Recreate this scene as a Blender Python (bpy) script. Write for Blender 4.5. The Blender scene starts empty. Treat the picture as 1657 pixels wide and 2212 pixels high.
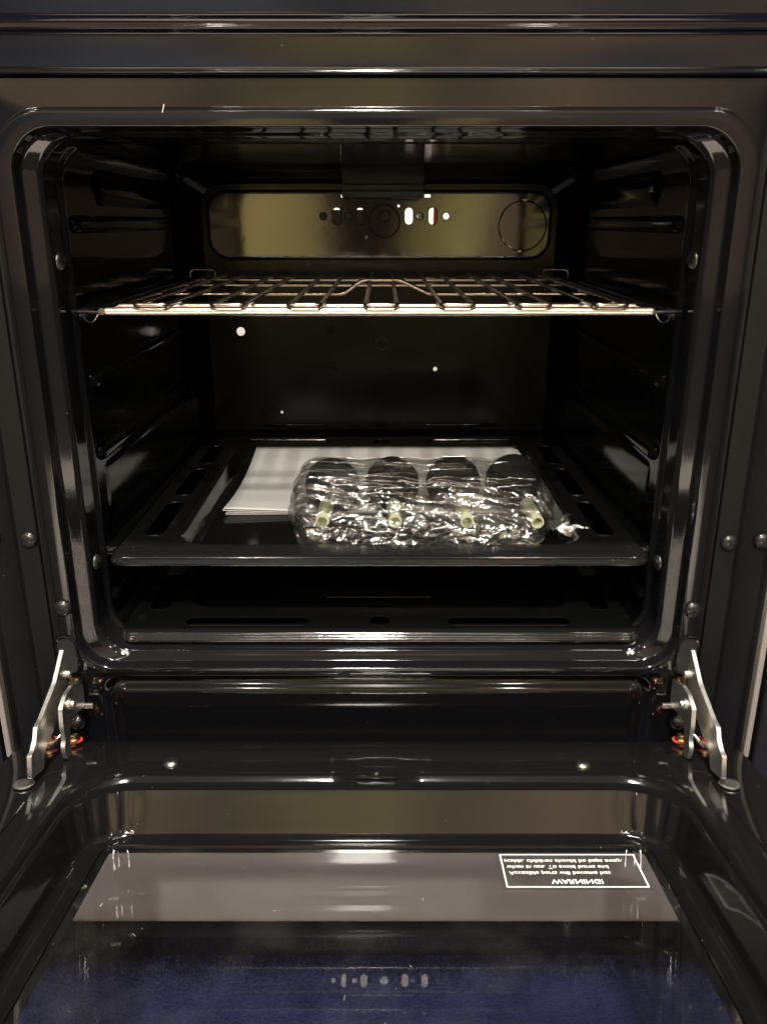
import bpy, bmesh, math, random
from mathutils import Vector, Matrix, noise
from mathutils.geometry import tessellate_polygon
random.seed(7)
R = math.radians
scene = bpy.context.scene
COL = scene.collection

# ------------------------------------------------------------------ camera, world, lamps
cam_d = bpy.data.cameras.new('camera'); cam = bpy.data.objects.new('camera', cam_d); COL.objects.link(cam)
cam.location = (.005, -.611, .62); cam.rotation_euler = (R(90 - 19.2), 0, 0)
cam_d.sensor_fit = 'VERTICAL'; cam_d.sensor_height = 36; cam_d.lens = 36 * 1800 / 2212
cam_d.clip_start = .01; cam_d.clip_end = 60
scene.camera = cam
scene.view_settings.view_transform = 'Standard'; scene.view_settings.look = 'None'
scene.view_settings.exposure = 0; scene.view_settings.gamma = 1
scene.cycles.transparent_max_bounces = 24
scene.cycles.max_bounces = 12; scene.cycles.glossy_bounces = 8
scene.cycles.sample_clamp_indirect = 6
scene.cycles.caustics_reflective = False; scene.cycles.caustics_refractive = False

world = bpy.data.worlds.new('World'); scene.world = world; world.use_nodes = True
wn = world.node_tree; wl = wn.links
bg = wn.nodes['Background']; tc = wn.nodes.new('ShaderNodeTexCoord')
mp = wn.nodes.new('ShaderNodeMapping'); mp.inputs['Scale'].default_value = (1.4, 1.0, 1.0); mp.inputs['Location'].default_value = (.37, .2, .3)
nz = wn.nodes.new('ShaderNodeTexNoise'); nz.inputs['Scale'].default_value = 5; nz.inputs['Detail'].default_value = 3; nz.inputs['Roughness'].default_value = .45
def ramp(stops, fac):
    r = wn.nodes.new('ShaderNodeValToRGB'); e = r.color_ramp.elements
    e[0].position, e[0].color = stops[0][0], (*stops[0][1], 1); e[1].position, e[1].color = stops[-1][0], (*stops[-1][1], 1)
    for p, c in stops[1:-1]:
        q_ = e.new(p); q_.color = (*c, 1)
    wl.new(fac, r.inputs['Fac']); return r
def wmath(op, a, b_=None, c_=None):
    n = wn.nodes.new('ShaderNodeMath'); n.operation = op
    for i_, v_ in enumerate((a, b_, c_)):
        if v_ is None: continue
        if isinstance(v_, (int, float)): n.inputs[i_].default_value = v_
        else: wl.new(v_, n.inputs[i_])
    return n.outputs[0]
# the room in front of the oven: lit display walls at eye level, greyer zone above them
wl.new(tc.outputs['Generated'], mp.inputs['Vector']); wl.new(mp.outputs['Vector'], nz.inputs['Vector'])
sx_ = wn.nodes.new('ShaderNodeSeparateXYZ'); wl.new(tc.outputs['Generated'], sx_.inputs[0])
wob = wmath('MULTIPLY_ADD', nz.outputs['Fac'], .16, -.08)
az = wmath('ADD', sx_.outputs['X'], wob)
fx = wmath('MULTIPLY_ADD', az, .5, .5)          # 0..1 across the room
D_, B_, O_ = (.09, .065, .05), (.74, .51, .33), (2.8, 2.15, .80)
low = ramp([(.10, (.10, .08, .07)), (.26, (.50, .37, .26)), (.385, B_), (.405, B_), (.428, O_), (.462, (2.0, 1.5, .55)), (.472, B_), (.486, D_), (.514, D_), (.524, (1.6, 1.25, .45)), (.548, (2.6, 2.1, .75)), (.562, (.95, .62, .38)), (.61, B_), (.70, B_), (.80, (.36, .27, .19)), (.95, D_)], fx)
high = ramp([(.05, (.10, .09, .10)), (.28, (.18, .17, .20)), (.36, (.74, .75, .86)), (.43, (.86, .86, .98)), (.465, (.44, .43, .47)), (.50, (.60, .58, .60)), (.54, (1.05, .86, .70)), (.60, (1.1, .88, .70)), (.63, (.56, .52, .54)), (.68, (1.0, .74, .54)), (.78, (.16, .12, .10)), (.95, (.08, .06, .05))], fx)
mr = wn.nodes.new('ShaderNodeMapRange'); mr.interpolation_type = 'SMOOTHSTEP'; mr.inputs['From Min'].default_value = .075; mr.inputs['From Max'].default_value = .12
wl.new(sx_.outputs['Z'], mr.inputs['Value'])
wmx = wn.nodes.new('ShaderNodeMix'); wmx.data_type = 'RGBA'
wl.new(mr.outputs['Result'], wmx.inputs['Factor']); wl.new(low.outputs['Color'], wmx.inputs['A']); wl.new(high.outputs['Color'], wmx.inputs['B'])
upper = ramp([(.10, (.20, .15, .11)), (.36, (1.9, 1.3, .82)), (.42, (1.0, .74, .46)), (.46, (1.7, 1.35, .62)), (.50, (2.0, 1.6, .68)), (.54, (1.2, .90, .54)), (.60, (2.1, 1.4, .88)), (.68, (.8, .58, .42)), (.90, (.18, .14, .11))], fx)
mr2 = wn.nodes.new('ShaderNodeMapRange'); mr2.interpolation_type = 'SMOOTHSTEP'; mr2.inputs['From Min'].default_value = .24; mr2.inputs['From Max'].default_value = .29
wl.new(sx_.outputs['Z'], mr2.inputs['Value'])
wm2 = wn.nodes.new('ShaderNodeMix'); wm2.data_type = 'RGBA'
wl.new(mr2.outputs['Result'], wm2.inputs['Factor']); wl.new(wmx.outputs['Result'], wm2.inputs['A']); wl.new(upper.outputs['Color'], wm2.inputs['B'])
# ceiling overhead
mr3 = wn.nodes.new('ShaderNodeMapRange'); mr3.interpolation_type = 'SMOOTHSTEP'; mr3.inputs['From Min'].default_value = .42; mr3.inputs['From Max'].default_value = .55
wl.new(sx_.outputs['Z'], mr3.inputs['Value'])
wm3 = wn.nodes.new('ShaderNodeMix'); wm3.data_type = 'RGBA'; wm3.inputs['B'].default_value = (.34, .31, .28, 1)
wl.new(mr3.outputs['Result'], wm3.inputs['Factor']); wl.new(wm2.outputs['Result'], wm3.inputs['A'])
wl.new(wm3.outputs['Result'], bg.inputs['Color']); bg.inputs['Strength'].default_value = .85

def lamp(name, loc, power, size, target=(0, .1, .4), color=(1, .93, .84)):
    d = bpy.data.lights.new(name, 'AREA'); d.shape = 'DISK'; d.size = size; d.energy = power; d.color = color
    o = bpy.data.objects.new(name, d); COL.objects.link(o); o.location = loc
    o.rotation_euler = (Vector(target) - Vector(loc)).to_track_quat('-Z', 'Y').to_euler()
    return o
lamp('ceiling_or_added_lamp', (-.04, -2.30, 2.62), 80, .18)
lamp('ceiling_or_added_lamp', (-.07, -.38, 2.62), 110, .22, (0, -.35, .2))
sd = bpy.data.lights.new('added_floor_spot', 'SPOT'); sd.energy = 1900; sd.color = (1, .94, .86); sd.spot_size = R(33); sd.spot_blend = .5; sd.shadow_soft_size = .08  # unseen spot added so the pale floor reflects brightly in the frame
so_ = bpy.data.objects.new('added_floor_spot', sd); COL.objects.link(so_); so_.location = (0, -1.28, 2.6)
pl = lamp('ceiling_light_panel', (-.05, -1.95, 2.64), 26, 1.1, (-.05, -1.5, .0)); pl.data.shape = 'RECTANGLE'; pl.data.size = 1.15; pl.data.size_y = .26
for lx, ly, pw in ((-1.5, -2.0, 8), (1.5, -2.2, 10), (-.75, -3.4, 8), (.75, -3.4, 8), (-2.2, -3.6, 8), (2.2, -3.6, 8), (-1.4, -.9, 6), (1.4, -.9, 6)):
    lamp('ceiling_or_added_lamp', (lx, ly, 2.62), pw, .10, (lx * .3, .1, .4))
lamp('ceiling_or_added_lamp', (.15, .98, 1.9), 9, .3, (0.05, 1.15, .6), (1, .95, .88))  # unseen lamp added to brighten the wall behind the vent holes

# ------------------------------------------------------------------ materials
def nodes(m):
    m.use_nodes = True
    return m.node_tree, m.node_tree.nodes['Principled BSDF']
def inp(b, **k):
    for a, v in k.items():
        b.inputs[a.replace('_', ' ')].default_value = v
def mat(name, col, rough=.4, metal=0, bump=0, bscale=60, rvar=0, specks=0, ior=1.5, cvar=0, spec=.5, brough=.5):
    m = bpy.data.materials.new(name); t, b = nodes(m)
    b.inputs['Base Color'].default_value = (*col, 1); b.inputs['Roughness'].default_value = rough
    b.inputs['Metallic'].default_value = metal; b.inputs['IOR'].default_value = ior
    b.inputs['Specular IOR Level'].default_value = spec
    tcn = t.nodes.new('ShaderNodeTexCoord')
    last = None
    if bump:
        n = t.nodes.new('ShaderNodeTexNoise'); n.inputs['Scale'].default_value = bscale; n.inputs['Detail'].default_value = 4
        n.inputs['Roughness'].default_value = brough
        t.links.new(tcn.outputs['Object'], n.inputs['Vector'])
        bp = t.nodes.new('ShaderNodeBump'); bp.inputs['Strength'].default_value = bump; bp.inputs['Distance'].default_value = .002
        t.links.new(n.outputs['Fac'], bp.inputs['Height']); t.links.new(bp.outputs['Normal'], b.inputs['Normal'])
    if rvar:
        n = t.nodes.new('ShaderNodeTexNoise'); n.inputs['Scale'].default_value = 14; n.inputs['Detail'].default_value = 5
        t.links.new(tcn.outputs['Object'], n.inputs['Vector'])
        r = t.nodes.new('ShaderNodeMapRange'); r.inputs['From Min'].default_value = .3; r.inputs['From Max'].default_value = .75
        r.inputs['To Min'].default_value = rough; r.inputs['To Max'].default_value = rough + rvar
        t.links.new(n.outputs['Fac'], r.inputs['Value']); t.links.new(r.outputs['Result'], b.inputs['Roughness'])
    if cvar:
        n = t.nodes.new('ShaderNodeTexNoise'); n.inputs['Scale'].default_value = 30; n.inputs['Detail'].default_value = 6
        t.links.new(tcn.outputs['Object'], n.inputs['Vector'])
        mx = t.nodes.new('ShaderNodeMix'); mx.data_type = 'RGBA'
        mx.inputs['A'].default_value = (*[c * (1 - cvar) for c in col], 1); mx.inputs['B'].default_value = (*[min(1, c * (1 + cvar)) for c in col], 1)
        t.links.new(n.outputs['Fac'], mx.inputs['Factor']); t.links.new(mx.outputs['Result'], b.inputs['Base Color'])
    if specks:      # settled dust and lint
        v = t.nodes.new('ShaderNodeTexVoronoi'); v.inputs['Scale'].default_value = 330
        t.links.new(tcn.outputs['Object'], v.inputs['Vector'])
        sc = t.nodes.new('ShaderNodeSeparateColor'); t.links.new(v.outputs['Color'], sc.inputs['Color'])
        g = t.nodes.new('ShaderNodeMath'); g.operation = 'GREATER_THAN'; g.inputs[1].default_value = 1 - specks
        t.links.new(sc.outputs[0], g.inputs[0])
        l = t.nodes.new('ShaderNodeMath'); l.operation = 'LESS_THAN'; l.inputs[1].default_value = .12
        t.links.new(v.outputs['Distance'], l.inputs[0])
        mm = t.nodes.new('ShaderNodeMath'); mm.operation = 'MULTIPLY'
        t.links.new(g.outputs[0], mm.inputs[0]); t.links.new(l.outputs[0], mm.inputs[1])
        f2 = t.nodes.new('ShaderNodeMath'); f2.operation = 'MULTIPLY'; f2.inputs[1].default_value = .35
        t.links.new(mm.outputs[0], f2.inputs[0])
        mx = t.nodes.new('ShaderNodeMix'); mx.data_type = 'RGBA'
        mx.inputs['A'].default_value = (*col, 1); mx.inputs['B'].default_value = (.5, .47, .42, 1)
        t.links.new(f2.outputs[0], mx.inputs['Factor']); t.links.new(mx.outputs['Result'], b.inputs['Base Color'])
    return m

ENAMEL = mat('black_enamel', (.0045, .0045, .0048), .07, bump=.035, bscale=55, rvar=.05, ior=1.55, specks=.008)
FRAME = mat('frame_enamel', (.0045, .0045, .005), .055, bump=.035, bscale=38, rvar=.05, spec=.46, ior=1.50, specks=.004)
CAV = mat('cavity_enamel', (.003, .003, .0032), .09, bump=.06, bscale=70, rvar=.06, ior=1.5, spec=.27)
BACK = mat('back_enamel', (.003, .003, .0032), .055, bump=.05, bscale=28, rvar=.05, ior=1.75)
BACKL = mat('lower_back_enamel', (.0025, .0025, .0027), .15, bump=.12, bscale=22, rvar=.10, ior=1.5, spec=.24)
TRAYM = mat('tray_enamel', (.0055, .0058, .006), .085, bump=.045, bscale=90, rvar=.07, ior=1.55, specks=.006)
COLM = mat('column_paint', (.003, .003, .003), .45, spec=.2, bump=.06, bscale=120, rvar=.1, specks=.006)
CHROME = mat('chrome_wire', (.40, .33, .26), .16, 1, bump=.1, bscale=200, rvar=.1)
CHROME_LIT = mat('lit_chrome', (.85, .76, .64), .18, 1, bump=.1, bscale=200, rvar=.1)  # shine put into the colour: same chrome, lightened for the two front bars
STEEL = mat('zinc_steel', (.88, .86, .80), .23, 1, bump=.12, bscale=160, rvar=.12, cvar=.12)
DKSTEEL = mat('dark_steel', (.16, .155, .15), .30, 1, bump=.2, bscale=150, rvar=.1)
SCREW = mat('black_screw', (.05, .048, .046), .25, .8, bump=.1, bscale=300)
CAPM = mat('grey_rivet', (.30, .30, .27), .28, 1, bump=.1, bscale=300)
BRASS = mat('brass', (.85, .60, .26), .18, 1, bump=.1, bscale=300)
REDM = mat('red_rubber', (.42, .045, .03), .45, bump=.05)
PAPER = mat('white_paper', (.76, .75, .72), .55, bump=.03, bscale=25)
PLAST = mat('black_plastic', (.012, .012, .012), .33, bump=.15, bscale=200)
ZYEL = mat('yellow_zinc', (.96, 1.0, .60), .30, .35, bump=.15, bscale=350, cvar=.2)
GREYB = mat('grey_sheet', (.55, .53, .55), .4, bump=.1, cvar=.4)
GREYP = mat('grey_paint', (.66, .61, .54), .38, bump=.05, bscale=40, cvar=.05)
SATIN = mat('satin_grey_coat', (.085, .079, .07), .42, bump=.05, bscale=30, rvar=.15)
STRIP = mat('side_paint', (.36, .33, .29), .3, bump=.05)
MATTE = mat('matte_black', (.004, .004, .0045), .6, bump=.1)
PRINT = mat('white_print', (.86, .83, .76), .5)
SHADE = mat('shade_fibre', (.008, .008, .014), .95, bump=.5, bscale=500)  # near-black colour standing in for the shade on the carpet
ORANGE = mat('orange_hose', (.95, .24, .08), .5, bump=.1)
WALLM = mat('wall_paint', (.78, .74, .68), .8, bump=.1, cvar=.05)
FLOORM = mat('floor_tile', (.035, .032, .03), .4, bump=.05, cvar=.1)
ADDED_SHEET = mat('added_floor_sheet', (.55, .50, .44), .5, bump=.05, cvar=.08)
GLASSD = mat('lamp_glass', (.004, .004, .004), .22, ior=1.6, bump=.1, bscale=50)
LINT = mat('lint', (.6, .56, .48), .8)
GLASS_BORDER = mat('printed_border', (.004, .004, .004), .05, ior=1.5, specks=.02)

# blue needle-felt carpet
CARPET = bpy.data.materials.new('blue_carpet'); t, b = nodes(CARPET)
b.inputs['Roughness'].default_value = .95; b.inputs['Specular IOR Level'].default_value = .1
tcn = t.nodes.new('ShaderNodeTexCoord'); n1 = t.nodes.new('ShaderNodeTexNoise'); n1.inputs['Scale'].default_value = 420; n1.inputs['Detail'].default_value = 6
n2 = t.nodes.new('ShaderNodeTexNoise'); n2.inputs['Scale'].default_value = 26; n2.inputs['Detail'].default_value = 8
rp = t.nodes.new('ShaderNodeValToRGB'); rp.color_ramp.elements[0].position = .32; rp.color_ramp.elements[0].color = (.030, .036, .105, 1)
rp.color_ramp.elements[1].position = .72; rp.color_ramp.elements[1].color = (.11, .125, .30, 1)
ad = t.nodes.new('ShaderNodeMath'); ad.operation = 'MULTIPLY_ADD'; ad.inputs[1].default_value = .5
mu = t.nodes.new('ShaderNodeMath'); mu.operation = 'MULTIPLY'; mu.inputs[1].default_value = .5
t.links.new(tcn.outputs['Object'], n1.inputs['Vector']); t.links.new(tcn.outputs['Object'], n2.inputs['Vector'])
t.links.new(n2.outputs['Fac'], mu.inputs[0]); t.links.new(n1.outputs['Fac'], ad.inputs[0]); t.links.new(mu.outputs[0], ad.inputs[2])
t.links.new(ad.outputs[0], rp.inputs['Fac']); t.links.new(rp.outputs['Color'], b.inputs['Base Color'])
bp = t.nodes.new('ShaderNodeBump'); bp.inputs['Strength'].default_value = .8; bp.inputs['Distance'].default_value = .003
t.links.new(n1.outputs['Fac'], bp.inputs['Height']); t.links.new(bp.outputs['Normal'], b.inputs['Normal'])

def thin(name, tint, rough, ior, film=0, bumps=None, haze=0):
    """a thin clear sheet: transparent with a mirror-like fresnel reflection"""
    m = bpy.data.materials.new(name); m.use_nodes = True; t = m.node_tree
    t.nodes.remove(t.nodes['Principled BSDF']); out = t.nodes['Material Output']
    tr = t.nodes.new('ShaderNodeBsdfTransparent'); tr.inputs['Color'].default_value = (*tint, 1)
    gl = t.nodes.new('ShaderNodeBsdfGlossy'); gl.inputs['Roughness'].default_value = rough; gl.inputs['Color'].default_value = (1, 1, 1, 1)
    # Schlick fresnel that is the same from both sides of the sheet
    geo = t.nodes.new('ShaderNodeNewGeometry'); dt = t.nodes.new('ShaderNodeVectorMath'); dt.operation = 'DOT_PRODUCT'
    t.links.new(geo.outputs['Incoming'], dt.inputs[0]); t.links.new(geo.outputs['Normal'], dt.inputs[1])
    def mth(op, a, b_=None, c_=None):
        n = t.nodes.new('ShaderNodeMath'); n.operation = op
        for i_, v_ in enumerate((a, b_, c_)):
            if v_ is None: continue
            if isinstance(v_, (int, float)): n.inputs[i_].default_value = v_
            else: t.links.new(v_, n.inputs[i_])
        return n.outputs[0]
    F0 = 2 * ((ior - 1) / (ior + 1)) ** 2
    fr = mth('MULTIPLY_ADD', mth('POWER', mth('SUBTRACT', 1, mth('ABSOLUTE', dt.outputs['Value'])), 5), 1 - F0, F0)
    mx = t.nodes.new('ShaderNodeMixShader')
    t.links.new(fr, mx.inputs[0]); t.links.new(tr.outputs[0], mx.inputs[1]); t.links.new(gl.outputs[0], mx.inputs[2])
    last = mx
    tcn = t.nodes.new('ShaderNodeTexCoord')
    if haze:
        df = t.nodes.new('ShaderNodeBsdfDiffuse'); df.inputs['Color'].default_value = (.8, .77, .7, 1)
        n = t.nodes.new('ShaderNodeTexNoise'); n.inputs['Scale'].default_value = 18; n.inputs['Detail'].default_value = 9
        t.links.new(tcn.outputs['Object'], n.inputs['Vector'])
        r = t.nodes.new('ShaderNodeMapRange'); r.inputs['From Min'].default_value = .5; r.inputs['From Max'].default_value = .8
        r.inputs['To Min'].default_value = haze * .25; r.inputs['To Max'].default_value = haze * 2.2
        t.links.new(n.outputs['Fac'], r.inputs['Value'])
        m2 = t.nodes.new('ShaderNodeMixShader'); t.links.new(r.outputs['Result'], m2.inputs[0])
        t.links.new(mx.outputs[0], m2.inputs[1]); t.links.new(df.outputs[0], m2.inputs[2]); last = m2
    if bumps:
        hs = None
        for kind, sc, st, mapping in bumps:
            mpn = t.nodes.new('ShaderNodeMapping'); mpn.inputs['Scale'].default_value = mapping
            t.links.new(tcn.outputs['Object'], mpn.inputs['Vector'])
            if kind == 'v':
                n = t.nodes.new('ShaderNodeTexVoronoi'); n.feature = 'F1'; o = n.outputs['Distance']
            else:
                n = t.nodes.new('ShaderNodeTexNoise'); n.inputs['Detail'].default_value = 3; n.inputs['Distortion'].default_value = 1.5; o = n.outputs['Fac']
            n.inputs['Scale'].default_value = sc; t.links.new(mpn.outputs['Vector'], n.inputs['Vector'])
            bp = t.nodes.new('ShaderNodeBump'); bp.inputs['Strength'].default_value = st; bp.inputs['Distance'].default_value = .004
            t.links.new(o, bp.inputs['Height'])
            if hs: t.links.new(hs, bp.inputs['Normal'])
            hs = bp.outputs['Normal']
        t.links.new(hs, gl.inputs['Normal']); t.links.new(hs, dt.inputs[1])
    t.links.new(last.outputs[0], out.inputs['Surface'])
    return m
PANE = thin('door_glass', (.82, .82, .82), .015, 1.45, haze=.006)
PANE2 = thin('outer_door_glass', (.82, .82, .84), .03, 1.4)
WRAP = thin('plastic_wrap', (.955, .955, .94), .085, 1.95, bumps=[('n', 30, .5, (.25, 1.4, 1.4)), ('v', 30, .45, (.5, 1.2, 1.2))], haze=.022)
CREASE = thin('film_crease', (.93, .92, .90), .20, 2.1, haze=.14)
STICK = thin('sticker_film', (.72, .72, .72), .05, 1.5, haze=.03)

# ------------------------------------------------------------------ mesh helpers
def link(name, verts, faces, m, parent=None, smooth=35, loc=None):
    me = bpy.data.meshes.new(name); me.from_pydata([tuple(v) for v in verts], [], faces)
    bm = bmesh.new(); bm.from_mesh(me); bmesh.ops.recalc_face_normals(bm, faces=bm.faces); bm.to_mesh(me); bm.free()
    if m: me.materials.append(m)
    if smooth:
        for p in me.polygons: p.use_smooth = True
        me.set_sharp_from_angle(angle=R(smooth))
    o = bpy.data.objects.new(name, me); COL.objects.link(o)
    if parent: o.parent = parent
    if loc: o.location = loc
    return o
def tag(o, label, cat=None, group=None, kind=None):
    if label: o['label'] = label
    if cat: o['category'] = cat
    if group: o['group'] = group
    if kind: o['kind'] = kind
    return o
def empty(name, loc=(0, 0, 0)):
    o = bpy.data.objects.new(name, None); COL.objects.link(o); o.location = loc; o.empty_display_size = .02
    return o
class MB:
    def __init__(s): s.v = []; s.f = []
    def add(s, v, f):
        k = len(s.v); s.v += [Vector(a) for a in v]; s.f += [tuple(i + k for i in q) for q in f]
    def build(s, name, m, parent=None, smooth=35): return link(name, s.v, s.f, m, parent, smooth)
def rrect(x0, x1, z0, z1, r, nc=10, ns=1):
    r = max(r, 1e-4); P = []
    cs = ((x1 - r, z1 - r, 0), (x0 + r, z1 - r, 90), (x0 + r, z0 + r, 180), (x1 - r, z0 + r, 270))
    for i, (cx, cz, a) in enumerate(cs):
        for k in range(nc + 1):
            t_ = R(a + 90 * k / nc); P.append((cx + r * math.cos(t_), cz + r * math.sin(t_)))
        if ns > 1:
            nx = cs[(i + 1) % 4]; a2 = R(nx[2]); q = (nx[0] + r * math.cos(a2), nx[1] + r * math.sin(a2)); p = P[-1]
            for k in range(1, ns): P.append((p[0] + (q[0] - p[0]) * k / ns, p[1] + (q[1] - p[1]) * k / ns))
    return P
def loft(rings, cap0=False, cap1=False):
    n = len(rings[0]); V = [p for r in rings for p in r]; F = []
    for i in range(len(rings) - 1):
        for j in range(n):
            k = (j + 1) % n; F.append((i * n + j, i * n + k, (i + 1) * n + k, (i + 1) * n + j))
    if cap0: F.append(tuple(range(n)))
    if cap1: F.append(tuple((len(rings) - 1) * n + j for j in range(n)))
    return V, F
def fillet(prof, r, steps=4):
    out = [tuple(prof[0][:-1])] if len(prof[0]) > 6 else [tuple(prof[0])]
    for i in range(1, len(prof) - 1):
        A, P, B = (Vector(q) for q in (prof[i - 1], prof[i], prof[i + 1]))
        la = (A - P).length; lb = (B - P).length
        a = P + (A - P) * min(r / la, .49); b_ = P + (B - P) * min(r / lb, .49)
        for k in range(steps + 1):
            t_ = k / steps; out.append(tuple(a * (1 - t_) ** 2 + P * 2 * t_ * (1 - t_) + b_ * t_ ** 2))
    out.append(tuple(prof[-1])); return out
def tube(path, r, n=8, closed=False):
    P = [Vector(p) for p in path]; N = len(P); rings = []; up = None
    for i, p in enumerate(P):
        a = P[(i - 1) % N] if (closed or i) else p; c = P[(i + 1) % N] if (closed or i < N - 1) else p
        d = (c - a).normalized()
        if up is None: up = d.orthogonal().normalized()
        up = (up - d * up.dot(d)); up = up.normalized() if up.length > 1e-6 else d.orthogonal().normalized()
        s = d.cross(up)
        rings.append([p + (up * math.cos(2 * math.pi * k / n) + s * math.sin(2 * math.pi * k / n)) * r for k in range(n)])
    if closed:
        # close by matching the nearest start index
        e = rings[-1][0]; k0 = min(range(n), key=lambda k: (rings[0][k] - e).length)
        rings.append(rings[0][k0:] + rings[0][:k0]); return loft(rings)
    return loft(rings, True, True)
def smooth_path(pts, r, steps=5):
    out = [Vector(pts[0])]
    for i in range(1, len(pts) - 1):
        A, P, B = Vector(pts[i - 1]), Vector(pts[i]), Vector(pts[i + 1])
        a = P + (A - P) * min(r / (A - P).length, .49); b_ = P + (B - P) * min(r / (B - P).length, .49)
        for k in range(steps + 1):
            t_ = k / steps; out.append(a * (1 - t_) ** 2 + P * 2 * t_ * (1 - t_) + b_ * t_ ** 2)
    out.append(Vector(pts[-1])); return out
def box(x0, x1, y0, y1, z0, z1, r=0):
    if r:
        prof = []
        rings = []
        for z, ins in ((z0, r), (z0 + r * .3, r * .3), (z0 + r, 0), (z1 - r, 0), (z1 - r * .3, r * .3), (z1, r)):
            rings.append([(a, b_, z) for a, b_ in rrect(x0 + ins, x1 - ins, y0 + ins, y1 - ins, max(r * 1.0, 1e-4), 3)])
        return loft(rings, True, True)
    V = [(x, y, z) for z in (z0, z1) for x, y in ((x0, y0), (x1, y0), (x1, y1), (x0, y1))]
    return V, [(0, 1, 2, 3), (4, 5, 6, 7), (0, 1, 5, 4), (1, 2, 6, 5), (2, 3, 7, 6), (3, 0, 4, 7)]
def lathe(prof, n=28, M=None):
    """prof: (radius, height) pairs about local z, then matrix M"""
    V = []; F = []; rings = []
    for r, z in prof: rings.append([Vector((r * math.cos(2 * math.pi * k / n), r * math.sin(2 * math.pi * k / n), z)) for k in range(n)])
    V, F = loft(rings, True, True)
    if M is not None: V = [M @ v for v in V]
    return V, F
def plate(outer, holes, t, fn):
    """flat plate with holes; fn maps (a,b,depth) to 3-D, depth 0 front / t back"""
    loops = [[Vector((a, b_, 0)) for a, b_ in outer]] + [[Vector((a, b_, 0)) for a, b_ in h] for h in holes]
    flat = [p for l in loops for p in l]; n = len(flat)
    tris = [tuple(q) for q in tessellate_polygon(loops)]
    V = [fn(p.x, p.y, 0) for p in flat] + [fn(p.x, p.y, t) for p in flat]
    F = tris + [tuple(i + n for i in reversed(q)) for q in tris]; k = 0
    for l in loops:
        m_ = len(l)
        for j in range(m_): F.append((k + j, k + (j + 1) % m_, n + k + (j + 1) % m_, n + k + j))
        k += m_
    return V, F
def capsule(cx, cz, w, h, nc=8): return rrect(cx - w / 2, cx + w / 2, cz - h / 2, cz + h / 2, min(w, h) / 2 - 1e-5, nc)
def circle(cx, cz, r, n=24): return [(cx + r * math.cos(2 * math.pi * k / n), cz + r * math.sin(2 * math.pi * k / n)) for k in range(n)]
def toward(loc, d, twist=0):
    q = Vector(d).to_track_quat('Z', 'Y'); return Matrix.Translation(loc) @ q.to_matrix().to_4x4() @ Matrix.Rotation(twist, 4, 'Z')

# ------------------------------------------------------------------ setting
V, F = [], []
import numpy as np
# carpet as a fine undulating sheet
nx, ny = 220, 120
cv = [(-.6 + 1.2 * i / nx, -.58 + 1.13 * j / ny, -.027 + .0012 * noise.noise(Vector((i * .9, j * .9, 0)))) for j in range(ny + 1) for i in range(nx + 1)]
cf = [(j * (nx + 1) + i, j * (nx + 1) + i + 1, (j + 1) * (nx + 1) + i + 1, (j + 1) * (nx + 1) + i) for j in range(ny) for i in range(nx)]
tag(link('carpet', cv, cf, CARPET), 'blue felt carpet seen through the door glass', kind='structure')
rnd = random.Random(3); fb = MB()
for k in range(26000):       # loose pile fibres
    x = rnd.uniform(-.42, .42); y = rnd.uniform(-.36, .0) if k % 4 else rnd.uniform(-.012, .004); a = rnd.uniform(0, 6.28); l = rnd.uniform(.002, .006); h = rnd.uniform(.001, .005) * (1 if k % 4 else 2.2)
    dx, dy = math.cos(a) * l, math.sin(a) * l; w = .00018
    fb.add([(x - dy / l * w, y + dx / l * w, -.0275), (x + dy / l * w, y - dx / l * w, -.0275), (x + dx, y + dy, -.0265 + h)], [(0, 1, 2)])
tag(fb.build('carpet_pile', CARPET, smooth=0), 'loose blue carpet fibres under the open door', kind='stuff')
V, F = box(-7, 7, -8, 1.5, -.08, -.032); tag(link('floor', V, F, FLOORM, smooth=0), 'pale floor around the carpet', kind='structure')
tag(link('added_pale_floor', [(-.48, -.585, -.030), (.48, -.585, -.030), (.93, -1.75, -.030), (-.93, -1.75, -.030)], [(0, 1, 2, 3)], ADDED_SHEET, smooth=0), 'unseen pale floor sheet, shaped for its reflection in the frame', kind='structure')  # trapezoid cut so its reflection lands on the frame sides
V, F = box(-1.6, 1.6, 1.2, 1.25, 0, 2.4); tag(link('wall', V, F, WALLM, smooth=0), 'pale wall glimpsed through the holes at the back', kind='structure')
for sx, nm in ((-1, 'left'), (1, 'right')):
    x0, x1 = sorted((sx * .335, sx * .80)); V, F = box(x0, x1, .02, .6, .006, .93, .003)
    tag(link('cabinet_panel', V, F, MATTE), 'matt black cabinet at the far %s edge beside the oven' % nm, 'cabinet')
hose = smooth_path([(.0760, .56, .45), (.0765, .56, .60), (.0775, .56, .68), (.11, .58, .8)], .03)
V, F = tube(hose, .0062, 14); tag(link('gas_hose', V, F, ORANGE), 'orange hose behind the oven seen through a slot', 'hose')
V, F = box(-.200, .0215, .50, .506, .52, .6345, .001)  # plain board added behind the holes to dim the light through them
tag(link('dim_board', V, F, GREYB), 'grey sheet put in to dim the left vent holes of the oven', 'box')
V, F = box(-.088, -.050, .50, .506, .38, .515, .001)  # second added board, dims two holes lower down
tag(link('dim_strip', V, F, GREYB), 'narrow grey strip added to dim two round holes in the lower back panel', 'board')
V, F = lathe([(.0045, 0), (.0045, .35)], 18, toward((.0545, .56, .40), (0, 0, 1)))
tag(link('pipe', V, F, GREYB), 'thin grey pipe behind the small hole between the white and orange slots', 'pipe')

# ------------------------------------------------------------------ oven
oven = empty('oven', (0, 0, 0))
tag(oven, 'open black enamel oven with its door folded down', 'oven')

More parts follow.
